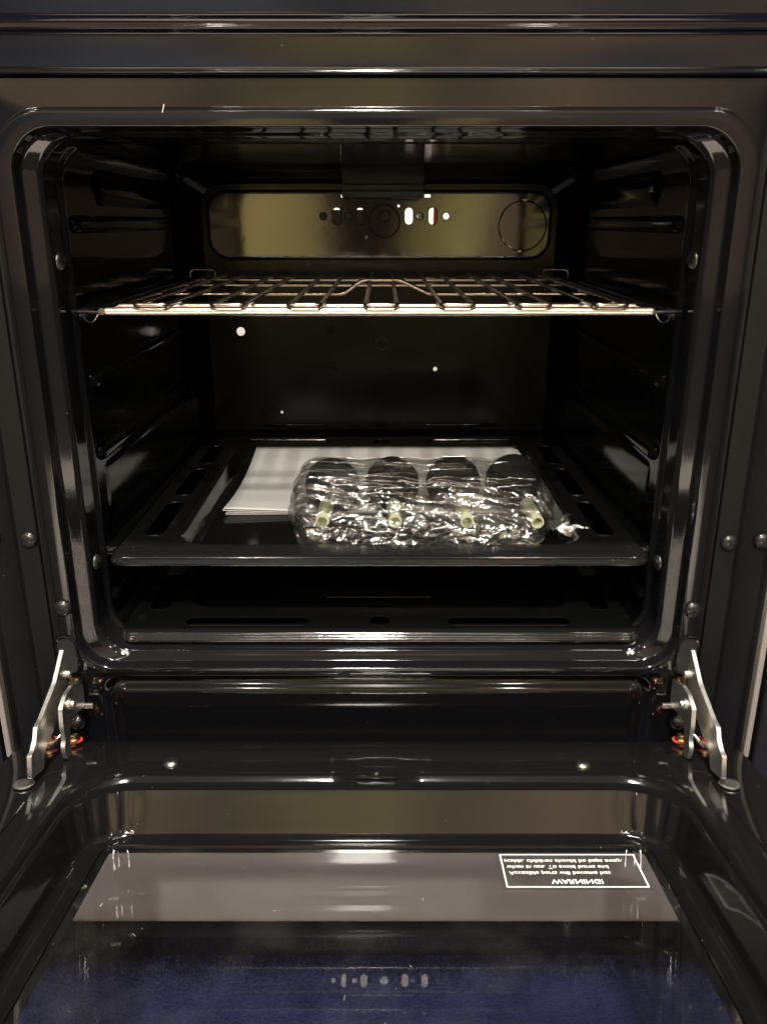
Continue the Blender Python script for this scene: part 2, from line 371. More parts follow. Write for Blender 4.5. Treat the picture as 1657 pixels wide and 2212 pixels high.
# front frame: rings (half width, top, bottom, radius, y)
prof = [(.2622, .7100, .2655, .001, .012), (.2622, .7100, .2655, .001, 0), (.2575, .6915, .2668, .036, .0), (.2568, .6898, .2678, .036, -.0052), (.2452, .6798, .2726, .0295, -.0052),
        (.2440, .6785, .2740, .029, -.0010), (.2425, .6770, .2748, .028, .0035), (.2330, .6748, .2775, .028, .0065), (.2302, .6735, .2815, .027, .0100),
        (.2296, .6732, .2850, .026, .0300), (.2262, .6722, .2868, .026, .0345), (.2266, .6722, .2862, .026, .0385), (.2320, .6760, .2835, .028, .0410)]
rings = []
for hw, zt, zb, r, y in fillet(prof, .0015, 4):
    wob = []
    for j, (a, b_) in enumerate(rrect(-hw, hw, zb, zt, r, 12, 26)):
        wob.append((a, y + .00035 * noise.noise(Vector((a * 9, b_ * 9, y * 4))) , b_))
    rings.append(wob)
V, F = loft(rings); frame = link('front_frame', V, F, FRAME, oven, 50)

# lower apron with its rounded recess (fine grid)
def sstep(t_): t_ = min(1, max(0, t_)); return t_ * t_ * (3 - 2 * t_)
def sd_rr(x, z, hx, hz, r):
    dx, dz = abs(x) - hx + r, abs(z) - hz + r
    return math.hypot(max(dx, 0), max(dz, 0)) + min(max(dx, dz), 0) - r
xs = [-.2622 + .5244 * i / 300 for i in range(301)]; zs = [.2655 - .085 * j / 60 for j in range(61)]
V = []; 
for z in zs:
    for x in xs:
        d = -sd_rr(x, z - .145, .2350, .1185, .024)      # recess, open downward
        y = .012 * sstep(d / .011) + .004 * sstep((.268 - z) / .02) - (.0050 * sstep((.250 - z) / .010) - .0 * z) * sstep(d / .02)
        V.append((x, y, z))
F = [(j * 301 + i, j * 301 + i + 1, (j + 1) * 301 + i + 1, (j + 1) * 301 + i) for j in range(60) for i in range(300)]
link('lower_apron', V, F, FRAME, oven, 60)

V, F = box(-.313, .313, .0135, .04, .700, .760); link('top_filler', V, F, MATTE, oven, 0)
# side columns with folded seams
for sx in (-1, 1):
    pr = [(.2635, .010), (.2637, .004), (.2662, .0035), (.2672, .0065), (.2680, .0035), (.2838, .0042), (.2852, .0020), (.2866, .0040), (.3080, .0055), (.3110, .002), (.3128, .002), (.3130, .02)]
    pr = fillet([(a, b_, 0) for a, b_ in pr], .0006, 2)
    V = [(sx * p[0], p[1], z) for z in (.185, .71) for p in pr]; n = len(pr)
    link('side_column', V, [(i, i + 1, n + i + 1, n + i) for i in range(n - 1)], COLM, oven)
    x0, x1 = sorted((sx * .3135, sx * .3185)); V, F = box(x0, x1, -.004, .50, .185, .90, .001); link('side_panel', V, F, STRIP, oven)

# fascia above the opening
pr = [(0, .7104), (-.004, .7108), (-.0052, .7118), (-.0052, .7128), (-.0035, .7136), (-.0045, .7150), (-.0030, .7335), (-.0036, .7352), (-.0058, .7362), (-.0066, .7372), (-.0060, .7400), (-.0068, .7424), (-.0084, .7436), (-.0088, .7450), (-.0080, .85), (.02, .86)]
pr = fillet([(0, a, b_) for a, b_ in pr], .0009, 4)
nseg = 80; V = []
for i in range(nseg + 1):
    x = -.3128 + .6256 * i / nseg
    for p in pr: V.append((x, p[1] + .0006 * noise.noise(Vector((x * 8, p[2] * 30, 3))), p[2]))
n = len(pr); F = [(i * n + j, i * n + j + 1, (i + 1) * n + j + 1, (i + 1) * n + j) for i in range(nseg) for j in range(n - 1)]
link('control_fascia', V, F, FRAME, oven, 50)

# body shell: closes the oven in, open to the back so the holes show the wall
for nm, bx in (('rear_sheet', (-.313, .313, .42, .425, .01, .283)), ('top_sheet', (-.313, .313, .02, .50, .85, .855)), ('bottom_sheet', (-.313, .313, .02, .42, .17, .174))):
    V, F = box(*bx); link(nm, V, F, MATTE, oven, 0)

# cavity liner
prof = [(.2320, .6760, .2835, .028, .041), (.2320, .6762, .2832, .022, .06), (.2320, .6762, .2832, .022, .414), (.2110, .6620, .2850, .026, .4385)]
rings = []
for hw, zt, zb, r, y in fillet(prof, .006, 4):
    rings.append([(a, y, b_) for a, b_ in rrect(-hw, hw, zb, zt, r, 10, 12)])
V, F = loft(rings); link('cavity_liner', V, F, CAV, oven, 50)
mb = MB(); mb.add(*box(-.19, .19, .07, .40, .2838, .2858, .0009)); mb.add(*box(-.05, .05, .10, .30, .2858, .2885, .001)); mb.build('cavity_floor', CAV, oven)
# wall embossings, added tilted panel and shelf runners
for sx in (-1, 1):
    for z, y0, y1, pr_ in ((.618, .06, .41, .0055), (.5525, .05, .42, .010), (.498, .06, .41, .0055), (.437, .06, .41, .0055), (.352, .05, .42, .0095), (.3105, .05, .42, .0055)):
        rings = []
        for ins, dep in ((0, 0), (.0008, pr_ * .5), (.0022, pr_ * .88), (.0042, pr_)):
            rings.append([(sx * (.2323 - dep), a, b_) for a, b_ in rrect(y0 + ins * 2, y1 - ins * 2, z - .0068 + ins, z + .0068 - ins, .0066 - ins, 5, 4)])
        V, F = loft(rings, False, True); link('shelf_runner', V, F, CAV, oven)
    rings = []
    for ins, dep in ((0, 0), (.003, .6), (.006, 1)):
        rings.append([(sx * (.2322 - dep * (.0012 + .0095 * (a - .07) / .33)), a, b_) for a, b_ in rrect(.07 + ins, .405 - ins, .3640 + ins, .4270 - ins, .008, 5)])
    V, F = loft(rings, False, True); link('emboss_or_added_panel', V, F, CAV, oven, 25)  # panel added and tilted so the side wall mirrors the paper
    rings = []
    for ins, dep in ((0, 0), (.003, .002), (.006, .004)):
        rings.append([(sx * (.2322 - dep), a, b_) for a, b_ in rrect(.12 + ins, .36 - ins, .632 + ins, .662 - ins, .008, 5)])
    V, F = loft(rings, False, True); link('emboss_or_added_panel', V, F, CAV, oven)

# back panel: full lower sheet with a window, upper pressed sheet with the vent holes
yb = .4400
def fb_(y0): return lambda a, b_, d: (a, y0 + d, b_)
def grid_plate(outer, holes, t_, y0, name, m, lips=True, warp=.0009):
    mb = MB(); fn = fb_(y0); mb.add(*plate(outer, holes, t_, fn))
    o = mb.build(name, m, oven, 30); return o
low_holes = [circle(-.1718, .4914, .0057), circle(-.0619, .4931, .0042), circle(.070, .4449, .0031), circle(-.0577, .4449, .0025), circle(-.1247, .3897, .0022)]
window = rrect(-.2, .2, .580, .651, .02)
grid_plate(rrect(-.2200, .2200, .2845, .6640, .019, 8, 20), low_holes + [window, circle(-.126, .5547, .003)], .0015, yb, 'back_panel', BACKL)
up_holes = [circle(-.0663, .6263, .0044), capsule(-.0503, .6263, .0106, .0200), circle(-.0360, .6263, .0042), capsule(-.0228, .6263, .0104, .0196),
            circle(.0058, .6263, .0066), capsule(.0350, .6263, .0104, .0198), circle(.0482, .6263, .0040), capsule(.0631, .6263, .0104, .0198),
            circle(.0790, .6263, .0042), circle(.0228, .6377, .0020), rrect(-.0455, .0610, .6465, .6510, .0020, 5)]
# pressed sheet built as rings round a flat face
zc0, zc1, xw = .5770, .6550, .2045
rings = [[(a, y, b_) for a, b_ in rrect(-xw + i, xw - i, zc0 + i, zc1 - i, max(.024 - i, .002), 8, 10)] for i, y in ((-.0012, yb + .0006), (-.0006, yb - .0001), (.0002, yb - .0010), (.0010, yb - .0022), (.0018, yb - .0031), (.0028, yb - .0035), (.004, yb - .0036))]
V, F = loft(rings); mb = MB(); mb.add(V, F)
ins = .004
mb.add(*plate(rrect(-xw + ins, xw - ins, zc0 + ins, zc1 - ins, .020, 8, 10), up_holes, .0012, lambda a, b_, d: (a, yb - .0036 + d, b_)))
up = mb.build('upper_back_panel', BACK, oven, 30)
# slot above the pressed sheet, hidden in part by the burner cover
mb = MB()
for hl in up_holes:
    y = yb - .0037; V, F = tube([(a, y, b_) for a, b_ in hl], .00055, 5, True); link('hole_rim', V, F, CAV, oven)
for hl in low_holes:
    V, F = tube([(a, yb - .0001, b_) for a, b_ in hl], .0004, 5, True); link('hole_rim', V, F, CAV, oven)
def ring_part(name, cx, cz, r, w, m, y=yb - .0040):
    V, F = tube([(a, y, b_) for a, b_ in circle(cx, cz, r, 48)], w, 7, True); return link(name, V, F, m, oven)
ring_part('pressed_ring', .0058, .6206, .0182, .0011, MATTE)
V, F = lathe([(.0280, .0), (.0280, .0003), (.0272, .0005), (.0001, .0005)], 56, toward((.1700, yb - .0036, .6154), (0, -1, 0)))
lc = link('lamp_cover', V, F, BACK, oven, 8); tag(lc, 'faint round disc covering the oven lamp')
ring_part('cover_edge', .1700, .6154, .0285, .0005, CAV)
for a in (88, 265):
    V, F = box(-.0022, .0022, -.0010, .0010, -.0012, .0012); M = Matrix.Translation((.1700 + .0288 * math.cos(R(a)), yb - .0055, .6154 + .0288 * math.sin(R(a))))
    link('cover_clip', [M @ Vector(v) for v in V], F, CAPM, oven)
V, F = lathe([(.0030, 0), (.0030, .0008), (.0020, .0018), (.0002, .0020)], 14, toward((-.0155, yb - .0036, .6030), (0, -1, 0))); link('rivet', V, F, DKSTEEL, oven)
ring_part('pressed_ring', .003, .4760, .0070, .0006, BACK, yb + .0002)
V, F = box(-.148, -.072, yb - .003, yb + .001, .3715, .3745, .0012); link('back_bead', V, F, CAV, oven)
V, F = box(.058, .135, yb - .003, yb + .001, .3715, .3745, .0012); link('back_bead', V, F, CAV, oven)
# burner cover hanging from the roof
mb = MB(); mb.add(*box(-.0402, .0490, .352, .420, .6452, .6770, .0012)); mb.add(*box(-.0402, .0490, .349, .3525, .6560, .6580, .0006)); mb.add(*box(-.0402, .0490, .349, .3525, .6500, .6515, .0005))
mb.build('burner_cover', MATTE, oven)


# rivets on the flange, screws on the frame
def screw(name, loc, d, r, m, parent, cross=True, squash=1):
    M = toward(loc, d, .5)
    V, F = lathe([(r, 0), (r, r * .12), (r * .93, r * .3), (r * .72, r * .48), (r * .42, r * .58), (r * .05, r * .60)], 26, M); mb = MB(); mb.add(V, F)
    o = mb.build(name, m, parent, 60)
    if cross:
        mb = MB()
        for a in (0, math.pi / 2):
            MM = M @ Matrix.Rotation(a, 4, 'Z'); V, F = box(-r * .48, r * .48, -r * .10, r * .10, r * .40, r * .612)
            mb.add([MM @ Vector(v) for v in V], F)
        mb.build('cross_slot', MATTE, o, 0)
    return o
for x, z in ((-.2747, .3826), (.2777, .3802), (.304, .3815), (-.304, .3840)): screw('screw', (x, .0032, z), (0, -1, 0), .0068, SCREW, oven)
for x, z in ((-.2515, .3276), (.2525, .326)): screw('screw', (x, -.0058, z), (0, -1, 0), .0069, SCREW, oven)
for x, z in ((-.2302, .5929), (.2303, .5938), (-.2302, .357), (.2303, .3562)):
    s = 1 if x < 0 else -1
    screw('rivet', (x - s * .0005, .020, z), (s, -.30, 0), .0066, CAPM, oven, cross=False)

# hinge slots
for sx in (-1, 1):
    cx = sx * .2530
    V, F = tube([(a, -.0062, b_) for a, b_ in rrect(cx - .0082, cx + .0082, .2685, .3018, .0080, 8)], .0013, 6, True); link('slot_rim', V, F, FRAME, oven)
    V, F = plate(rrect(cx - .0078, cx + .0078, .2690, .3013, .0076, 8), [], .001, lambda a, b_, d: (a, -.0068 + d, b_)); link('hinge_slot', V, F, MATTE, oven)

# hinge arms (flat steel plates standing in vertical planes)
front = [(-.0035, .2930), (-.0296, .2735), (-.0638, .2614), (-.0718, .2605), (-.0761, .2523), (-.0838, .2472), (-.0883, .2470), (-.0929, .2295)]
back = [(-.0720, .2237), (-.0660, .2349), (-.0523, .2380), (-.0407, .2430), (-.0258, .2477), (-.008, .2520), (-.0035, .2640)]
brk = [(-.0003, .2597), (-.0223, .2661), (-.0346, .2663), (-.0467, .2610), (-.0491, .2446), (-.0486, .2330), (-.0530, .2276), (-.0500, .2160), (-.0420, .2150), (-.0400, .2301), (-.0328, .2411), (-.0222, .2402), (-.0018, .2355)]
def yz_plate(name, poly, x, th, m, parent, bev=.0004):
    pts = [(p[0], p[1]) for p in poly]
    V, F = plate(pts, [], th, lambda a, b_, d: (x - th / 2 + d, a, b_)); o = link(name, V, F, m, parent, 20)
    bv = o.modifiers.new('edge', 'BEVEL'); bv.width = bev; bv.segments = 2; bv.limit_method = 'ANGLE'; bv.angle_limit = R(50)
    return o
for sx in (-1, 1):
    arm = yz_plate('hinge_arm', [tuple(p[:2]) for p in smooth_path([(a, b_, 0) for a, b_ in front + back], .002, 2)], sx * .2570, .0038, STEEL, oven)
    br = yz_plate('hinge_bracket', [tuple(p[:2]) for p in smooth_path([(a, b_, 0) for a, b_ in brk], .003, 3)], sx * .2475, .0034, STEEL, oven)
    V, F = lathe([(.0042, 0), (.0042, .0018), (.0030, .0024), (.0026, .0042), (.0010, .0050)], 20, toward((sx * .2462, -.0320, .2560), (-sx, 0, 0))); link('hinge_pin', V, F, STEEL, br)
    V, F = lathe([(.0034, 0), (.0034, .003), (.002, .004), (.0004, .0042)], 18, toward((sx * .2555, -.006, .268), (-sx, 0, 0))); link('hinge_pin', V, F, STEEL, arm)
    x0, x1 = sorted((sx * .2470, sx * .2385)); V, F = box(x0, x1, -.0050, -.0020, .2340, .2385, .0008); link('hinge_tab', V, F, STEEL, br)
    # bent foot of the arm on the door
    V, F = lathe([(.0078, 0), (.0078, .0009), (.0066, .0014), (.003, .0008), (.0002, .0008)], 26, toward((sx * .2635, -.0895, .2225), (0, math.sin(R(8.5)), math.cos(R(8.5))))); link('arm_foot', V, F, STEEL, arm)
    V, F = tube(smooth_path([(sx * .2590, -.047, .2250), (sx * .2530, -.030, .2300), (sx * .2480, -.018, .2345)], .004), .0011, 7); link('hinge_spring', V, F, DKSTEEL, arm)
    V, F = tube(smooth_path([(sx * .2650, -.052, .2280), (sx * .2600, -.045, .2260), (sx * .2500, -.030, .2330)], .004), .0010, 7); link('hinge_spring', V, F, STEEL, arm)

# ------------------------------------------------------------------ door (local x across, -y away from hinge, z up from its inner face)
A = R(8.5)
def notch(x, amp): return amp * (1 - sstep((abs(x + .0008) - .0175) / .0065))
def door_ring(x, s0, s1, r, n, amp=0, pleat=0):
    pts = rrect(-x, x, -s1, -s0, r, 24, 40); out = []
    for a, b_ in pts:
        if b_ > -.16:
            b2 = b_ + notch(a, amp)
        else: b2 = b_
        if pleat:
            cx_, cy_ = (x - r) * (1 if a > 0 else -1), -s0 - r
            if abs(a) > x - r and b_ > cy_:
                ang = math.atan2(b_ - cy_, abs(a) - (x - r)); w = math.sin(2 * ang) ** .5 if math.sin(2 * ang) > 0 else 0
                k = 1 + pleat / r * math.sin(ang * 20) * w
                a = cx_ + (a - cx_) * k; b2 = cy_ + (b_ - cy_) * k
        out.append((a, b2, n))
    return out
spec = [(.298, .014, .475, .026, -.059, 0, 0), (.298, .014, .475, .026, -.006, 0, 0), (.2965, .0155, .4735, .0245, -.0012, 0, 0), (.2940, .018, .4710, .022, 0, 0, 0),
        (.2300, .0735, .4330, .050, 0, .013, 0), (.2287, .0750, .4318, .049, -.0006, .013, 0), (.2272, .0775, .4300, .0475, -.0030, .0105, .0001), (.2262, .0795, .4290, .0465, -.0044, .0050, .0002),
        (.2235, .0850, .4260, .0445, -.0048, 0, .0003), (.2222, .0870, .4248, .0435, -.0056, 0, .0006), (.2212, .0885, .4238, .0425, -.0090, 0, .0010), (.2200, .0903, .4227, .0415, -.0140, 0, .0011), (.2180, .0929, .4209, .0397, -.0210, 0, .0012), (.2158, .0957, .4188, .0376, -.0285, 0, .0007), (.2152, .0966, .4182, .0370, -.0310, 0, .0004),
        (.2142, .0980, .4172, .0360, -.0345, 0, .0002), (.2122, .1008, .4152, .0338, -.0360, 0, 0), (.2020, .1095, .4050, .0120, -.0362, 0, 0), (.2008, .1108, .4036, .0100, -.0353, 0, 0), (.1996, .1120, .4022, .0090, -.0359, 0, 0), (.1992, .1126, .4018, .0085, -.0390, 0, 0)]
rings = [door_ring(*q) for q in spec]
V, F = loft(rings); door = link('door', V, F, ENAMEL, oven, 40)
door.location = (0, 0, .208); door.rotation_euler = (-A, 0, 0)
# inner pane with a printed black margin
V, F = plate(rrect(-.1994, .1994, -.402, -.1122, .008, 6), [rrect(-.1935, .1935, -.395, -.1175, .002, 3)], .0006, lambda a, b_, d: (a, b_, -.0376 - d)); link('glass_border', V, F, GLASS_BORDER, door)
pane = link('inner_glass', [(-.1994, -.402, -.0373), (.1994, -.402, -.0373), (.1994, -.1122, -.0373), (-.1994, -.1122, -.0373)], [(0, 1, 2, 3)], PANE, door, 0)
link('outer_glass', [(-.290, -.46, -.0590), (.290, -.46, -.0590), (.290, -.05, -.0590), (-.290, -.05, -.0590)], [(0, 1, 2, 3)], PANE2, door, 0)
V, F = plate(rrect(-.296, .296, -.473, -.020, .02, 5), [rrect(-.225, .225, -.45, -.075, .004, 3)], .001, lambda a, b_, d: (a, b_, -.0575 - d)); link('outer_shell', V, F, MATTE, door)
# catch inside the notch, domed screws, side groove
V, F = box(-.0165, .0150, -.0745, -.0650, -.0035, -.0012, .0008); link('latch_pocket', V, F, ENAMEL, door)
V, F = lathe([(.0016, 0), (.0014, .0010), (.0002, .0014)], 12, toward((-.0005, -.0700, -.0012), (0, 0, 1))); link('latch_stud', V, F, STEEL, door)
for x, s in ((-.1618, .0565), (.1609, .0594)): screw('screw', (x, -s, 0), (0, 0, 1), .0068, CAPM, door, cross=False)
for sx in (-1, 1):
    V, F = tube([(sx * .2530, -.115, .0), (sx * .2545, -.44, .0)], .0011, 6); link('door_bead', V, F, ENAMEL, door)
    for x, s in ((.2520, .0190), (.2730, .0190)):
        M = toward((sx * x, -s, .0001), (0, 0, 1))
        V, F = tube([M @ Vector((a, b_, .0016)) for a, b_ in circle(0, 0, .0060, 28)], .0010, 8, True); w = link('rubber_washer', V, F, REDM, door); w['label'] = 'red rubber washer'
        V, F = lathe([(.0052, .0), (.0052, .0026), (.0046, .0036), (.0036, .0038), (.0036, .0062), (.0027, .0070), (.0002, .0072)], 20, M); bl = link('brass_bolt', V, F, BRASS, door)
    V, F = lathe([(.0066, 0), (.0066, .001), (.0058, .0035), (.0038, .0055), (.0004, .0062)], 24, toward((sx * .2540, -.0010, .2190), (0, -1, .1))); link('screw', V, F, SCREW, oven)
V, F = lathe([(.0038, 0), (.0036, .0030), (.002, .0042), (.0002, .0044)], 18, toward((.2660, -.1560, .0001), (0, 0, 1))); link('rubber_stop', V, F, REDM, door)['label'] = 'small red rubber stop'

# warning print on the glass
n_l = -.0368
fm = MB(); bx0, bx1, s0, s1, w = .0882, .1850, .1207, .1587, .0011
def q(x0, x1, a, b_, z=n_l): fm.add([(x0, -b_, z), (x1, -b_, z), (x1, -a, z), (x0, -a, z)], [(0, 1, 2, 3)])
q(bx0, bx1, s0, s0 + w); q(bx0, bx1, s1 - w, s1); q(bx0, bx0 + w, s0 + w, s1 - w); q(bx1 - w, bx1, s0 + w, s1 - w)
sticker = link('warning_label', [(.0850, -.1615, -.0370), (.1880, -.1615, -.0370), (.1880, -.1175, -.0370), (.0850, -.1175, -.0370)], [(0, 1, 2, 3)], STICK, door, 0)
fm.build('print_frame', PRINT, sticker, 0)
def text(s, size, x, sy, align, off, wide):
    c = bpy.data.curves.new('warning_text', 'FONT'); c.body = s; c.size = size; c.align_x = align; c.offset = off; c.resolution_u = 3
    o = bpy.data.objects.new('warning_text', c); COL.objects.link(o)
    bpy.context.view_layer.update(); dg = bpy.context.evaluated_depsgraph_get()
    me = bpy.data.meshes.new_from_object(o.evaluated_get(dg)); bpy.data.objects.remove(o)
    xs_ = [v.co.x for v in me.vertices]; lo, hi = min(xs_), max(xs_); k = wide / (hi - lo)
    for v in me.vertices:
        xx = (v.co.x - lo) * k + x; v.co = (xx, -(sy + v.co.y), n_l + .0001)      # printed on the outside: reads flipped from here
    me.materials.append(PRINT); o = bpy.data.objects.new('warning_text', me); COL.objects.link(o); o.parent = sticker
text('WARNING!', .0066, .1195, .1503, 'LEFT', .00015, .0355)
text('Accesible parts will become hot', .0054, .0922, .1412, 'LEFT', .00006, .0705)
text('when in use. To avoid burns and', .0054, .0914, .1342, 'LEFT', .00006, .0715)
text('scalds, children should be kept away.', .0054, .0906, .1272, 'LEFT', .00006, .0840)

# drawer front, then dark fibres and strip that put in the shade below
V, F = box(-.312, .312, .004, .022, -.004, .160, .002)
link('drawer_front', V, F, GREYP, oven)
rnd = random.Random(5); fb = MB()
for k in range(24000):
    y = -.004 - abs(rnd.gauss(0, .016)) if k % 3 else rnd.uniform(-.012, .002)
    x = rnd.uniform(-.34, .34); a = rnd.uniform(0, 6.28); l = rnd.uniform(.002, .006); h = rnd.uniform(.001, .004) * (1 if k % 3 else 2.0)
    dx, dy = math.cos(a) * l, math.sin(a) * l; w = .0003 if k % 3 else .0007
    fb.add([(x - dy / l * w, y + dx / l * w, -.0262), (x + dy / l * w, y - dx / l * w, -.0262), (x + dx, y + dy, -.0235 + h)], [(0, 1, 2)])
for k in range(7000):        # upright dark fibres, ragged edge of the drawn shade against the drawer
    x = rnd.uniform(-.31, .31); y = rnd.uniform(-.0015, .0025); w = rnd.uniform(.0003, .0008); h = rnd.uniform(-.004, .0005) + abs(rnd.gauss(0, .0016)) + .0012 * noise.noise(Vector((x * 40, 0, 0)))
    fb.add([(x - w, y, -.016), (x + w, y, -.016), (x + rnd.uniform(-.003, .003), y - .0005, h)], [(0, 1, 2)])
tag(fb.build('shade_pile', SHADE, smooth=0), 'dark fibres standing in for the shade along the foot of the oven', kind='stuff')
V, F = box(-.30, .30, -.012, .04, -.034, -.0235, .003); link('shade_strip', V, F, SHADE, oven)  # dark strip put where the carpet only lies in shade

# ------------------------------------------------------------------ wire rack
rack = empty('wire_rack', (0, .016, .5577)); tag(rack, 'chrome wire shelf on the upper runners', 'rack')
def rp(path, r, name, n=8):
    V, F = tube([Vector(p) - Vector((0, .016, .5577)) for p in path], r, n); return link(name, V, F, DKSTEEL if name == 'end_prong' else CHROME_LIT if name in ('front_bar', 'second_bar') else CHROME, rack, 60)
Z = .5577
rp([(-.1985, .016, Z), (-.1970, .016, Z), (.2000, .016, Z), (.2015, .016, Z)], .0032, 'front_bar', 12)
for sx in (-1, 1): rp([(sx * .205, .020, Z - .001), (sx * .2270, .026, Z - .001)], .0013, 'end_prong')
rp([(-.206, .058, Z - .0005), (.206, .058, Z - .0005)], .0036, 'second_bar')
bz = Z - .0008
rp(smooth_path([(-.205, .185, bz), (-.032, .185, bz), (-.0145, .185, bz + .0125), (.020, .185, bz + .0125), (.047, .185, bz), (.205, .185, bz)], .004), .0019, 'raised_bar')
rp([(-.206, .300, bz), (.206, .300, bz)], .0019, 'cross_bar')
rp([(-.206, .385, bz), (.206, .385, bz)], .0022, 'rear_bar')
for k in range(-3, 4):
    c = .0032 + k * .0558; w = .0115; zz = Z + .0048
    pts = smooth_path([(c - w, .395, zz), (c - w, .0100, zz), (c + w, .0100, zz), (c + w, .395, zz)], .0045, 5)
    rp(pts, .0021, 'wire_loop')
    # flattened loop end pressed over the front bar
for sx in (-1, 1):
    rp(smooth_path([(sx * .2020, .016, Z), (sx * .2040, .10, Z), (sx * .2040, .395, Z)], .01), .0026, 'side_bar')
    x0 = sx * .206
    rp(smooth_path([(x0 - .0145, .400, Z), (x0 - .0145, .402, Z + .0095), (x0 + .0145, .402, Z + .0095), (x0 + .0145, .400, Z)], .005, 5), .0013, 'stop_hook')
    rp(smooth_path([(sx * .2205, .026, Z - .002), (sx * .2190, .030, Z - .009), (sx * .2150, .034, Z - .010), (sx * .2120, .038, Z - .004)], .004), .0005, 'side_clip')

# ------------------------------------------------------------------ baking trays
def tray(name, label, z, flip):
    o = empty(name, (.0015, 0, z)); tag(o, label, 'baking tray', 'enamel trays in the oven')
    y0, y1, hw = .016, .423, .2222
    def yy(y): return (y0 + y1 - y) if flip else y
    rim_in = (.045, .374) if not flip else (.045, .374)
    bi, bo = .0460, .3710        # basin opening
    slots = [capsule(-.1146, .3975, .107, .0165), capsule(.1118, .3975, .107, .0165), circle(0, .3965, .0095, 24)]
    for sx in (-1, 1):
        for ya, yb2 in ((.067, .160), (.180, .275), (.295, .375)): slots.append(rrect(min(sx * .1885, sx * .2065), max(sx * .1885, sx * .2065), ya, yb2, .0075, 6))
    for x in (-.2050, .2085): slots.append(circle(x, .0370, .0034, 12))
    outer = rrect(-hw + .0045, hw - .0045, y0 + .0085, y1 - .0045, .009, 6, 20)
    inner = rrect(-.1760, .1760, bi, bo, .030, 10, 20)
    mb = MB()
    mb.add(*plate([(a, yy(b_)) for a, b_ in outer], [[(a, yy(b_)) for a, b_ in s] for s in slots + [inner]], .0009, lambda a, b_, d: (a, b_, -d)))
    for s in slots: mb.add(*tube([(a, yy(b_), -.0004) for a, b_ in s], .0009, 5, True))
    # rolled outer edge with a stepped front
    def ering(i, n, f): return [(a, yy(b_), -1.12 * n) for a, b_ in rrect(-hw + .0045 - i, hw - .0045 + i, y0 + .0085 - i - f, y1 - .0045 + i, .009 + i, 6, 20)]
    prof = [ering(0, 0, 0), ering(.0004, -.0001, .0004), ering(.0010, .0002, .0014), ering(.0018, .0009, .0026), ering(.0020, .0016, .0028), ering(.0026, .0018, .0032), ering(.0033, .0025, .0037), ering(.0035, .0034, .0038), ering(.0040, .0037, .0040), ering(.0045, .0048, .0040), ering(.0044, .0064, .0040), ering(.0036, .0070, .0034), ering(.0024, .0066, .0020)]
    mb.add(*loft(prof))
    mb.build('rim', TRAYM, o, 40)
    ba = []
    for ins, n in ((0, 0), (.0010, -.0004), (.0022, -.0018), (.0036, -.0045), (.0078, -.0125), (.0096, -.0152), (.0118, -.0166), (.0145, -.0170)):
        ba.append([(a, yy(b_), n) for a, b_ in rrect(-.1760 + ins, .1760 - ins, bi + ins, bo - ins, max(.030 - ins * .5, .01), 10, 20)])
    # shallow crowned floor
    for k in range(1, 8):
        t_ = k / 8; base = ba[7]; ba.append([(a * (1 - t_), (b_ - yy(.2085)) * (1 - t_) + yy(.2085), -.0170 + .0005 * math.sin(t_ * 3)) for a, b_, _ in base])
    V, F = loft(ba, False, True); link('basin', V, F, TRAYM, o, 50)
    return o
tray('baking_tray', 'upper black enamel tray carrying the papers and wrapped bundle', .3622, False)
tray('baking_tray', 'lower empty black enamel tray with two long slots in its front rim', .2925, True)

# ------------------------------------------------------------------ papers
book = empty('paper_booklet', (.004, .17, .3452)); tag(book, 'stack of white paper lying on the upper tray behind the wrapped bundle', 'booklet')
def sheet(k, m):
    nx, ny = 24, 30; V = []
    for j in range(ny + 1):
        for i in range(nx + 1):
            u, v = i / nx, j / ny
            x = (-.1560 + .3250 * u) * (1 - .035 * v); y = .0 + .2030 * v + (-.006 if 0 else 0) * u
            x += .0022 * (k % 2) - .001 * k; y += -.0012 * k + .008 * (1 - v) * -u * .3
            z = .0006 + k * .0012 * (1 - v * .8) + .0160 * max(0, v - .45) ** 1.6 / (.55 ** 1.6) + (.0035 * (k / 3) * max(0, 1 - (u * u + v * v) ** .5 * 3.2))
            z += .0004 * noise.noise(Vector((u * 3, v * 3, k)))
            V.append((x, y, z))
    F = [(j * (nx + 1) + i, j * (nx + 1) + i + 1, (j + 1) * (nx + 1) + i + 1, (j + 1) * (nx + 1) + i) for j in range(ny) for i in range(nx)]
    o = link('page', V, F, m, book, 60); so = o.modifiers.new('thickness', 'SOLIDIFY'); so.thickness = .0004; so.offset = 1
for k in range(4): sheet(k, PAPER)

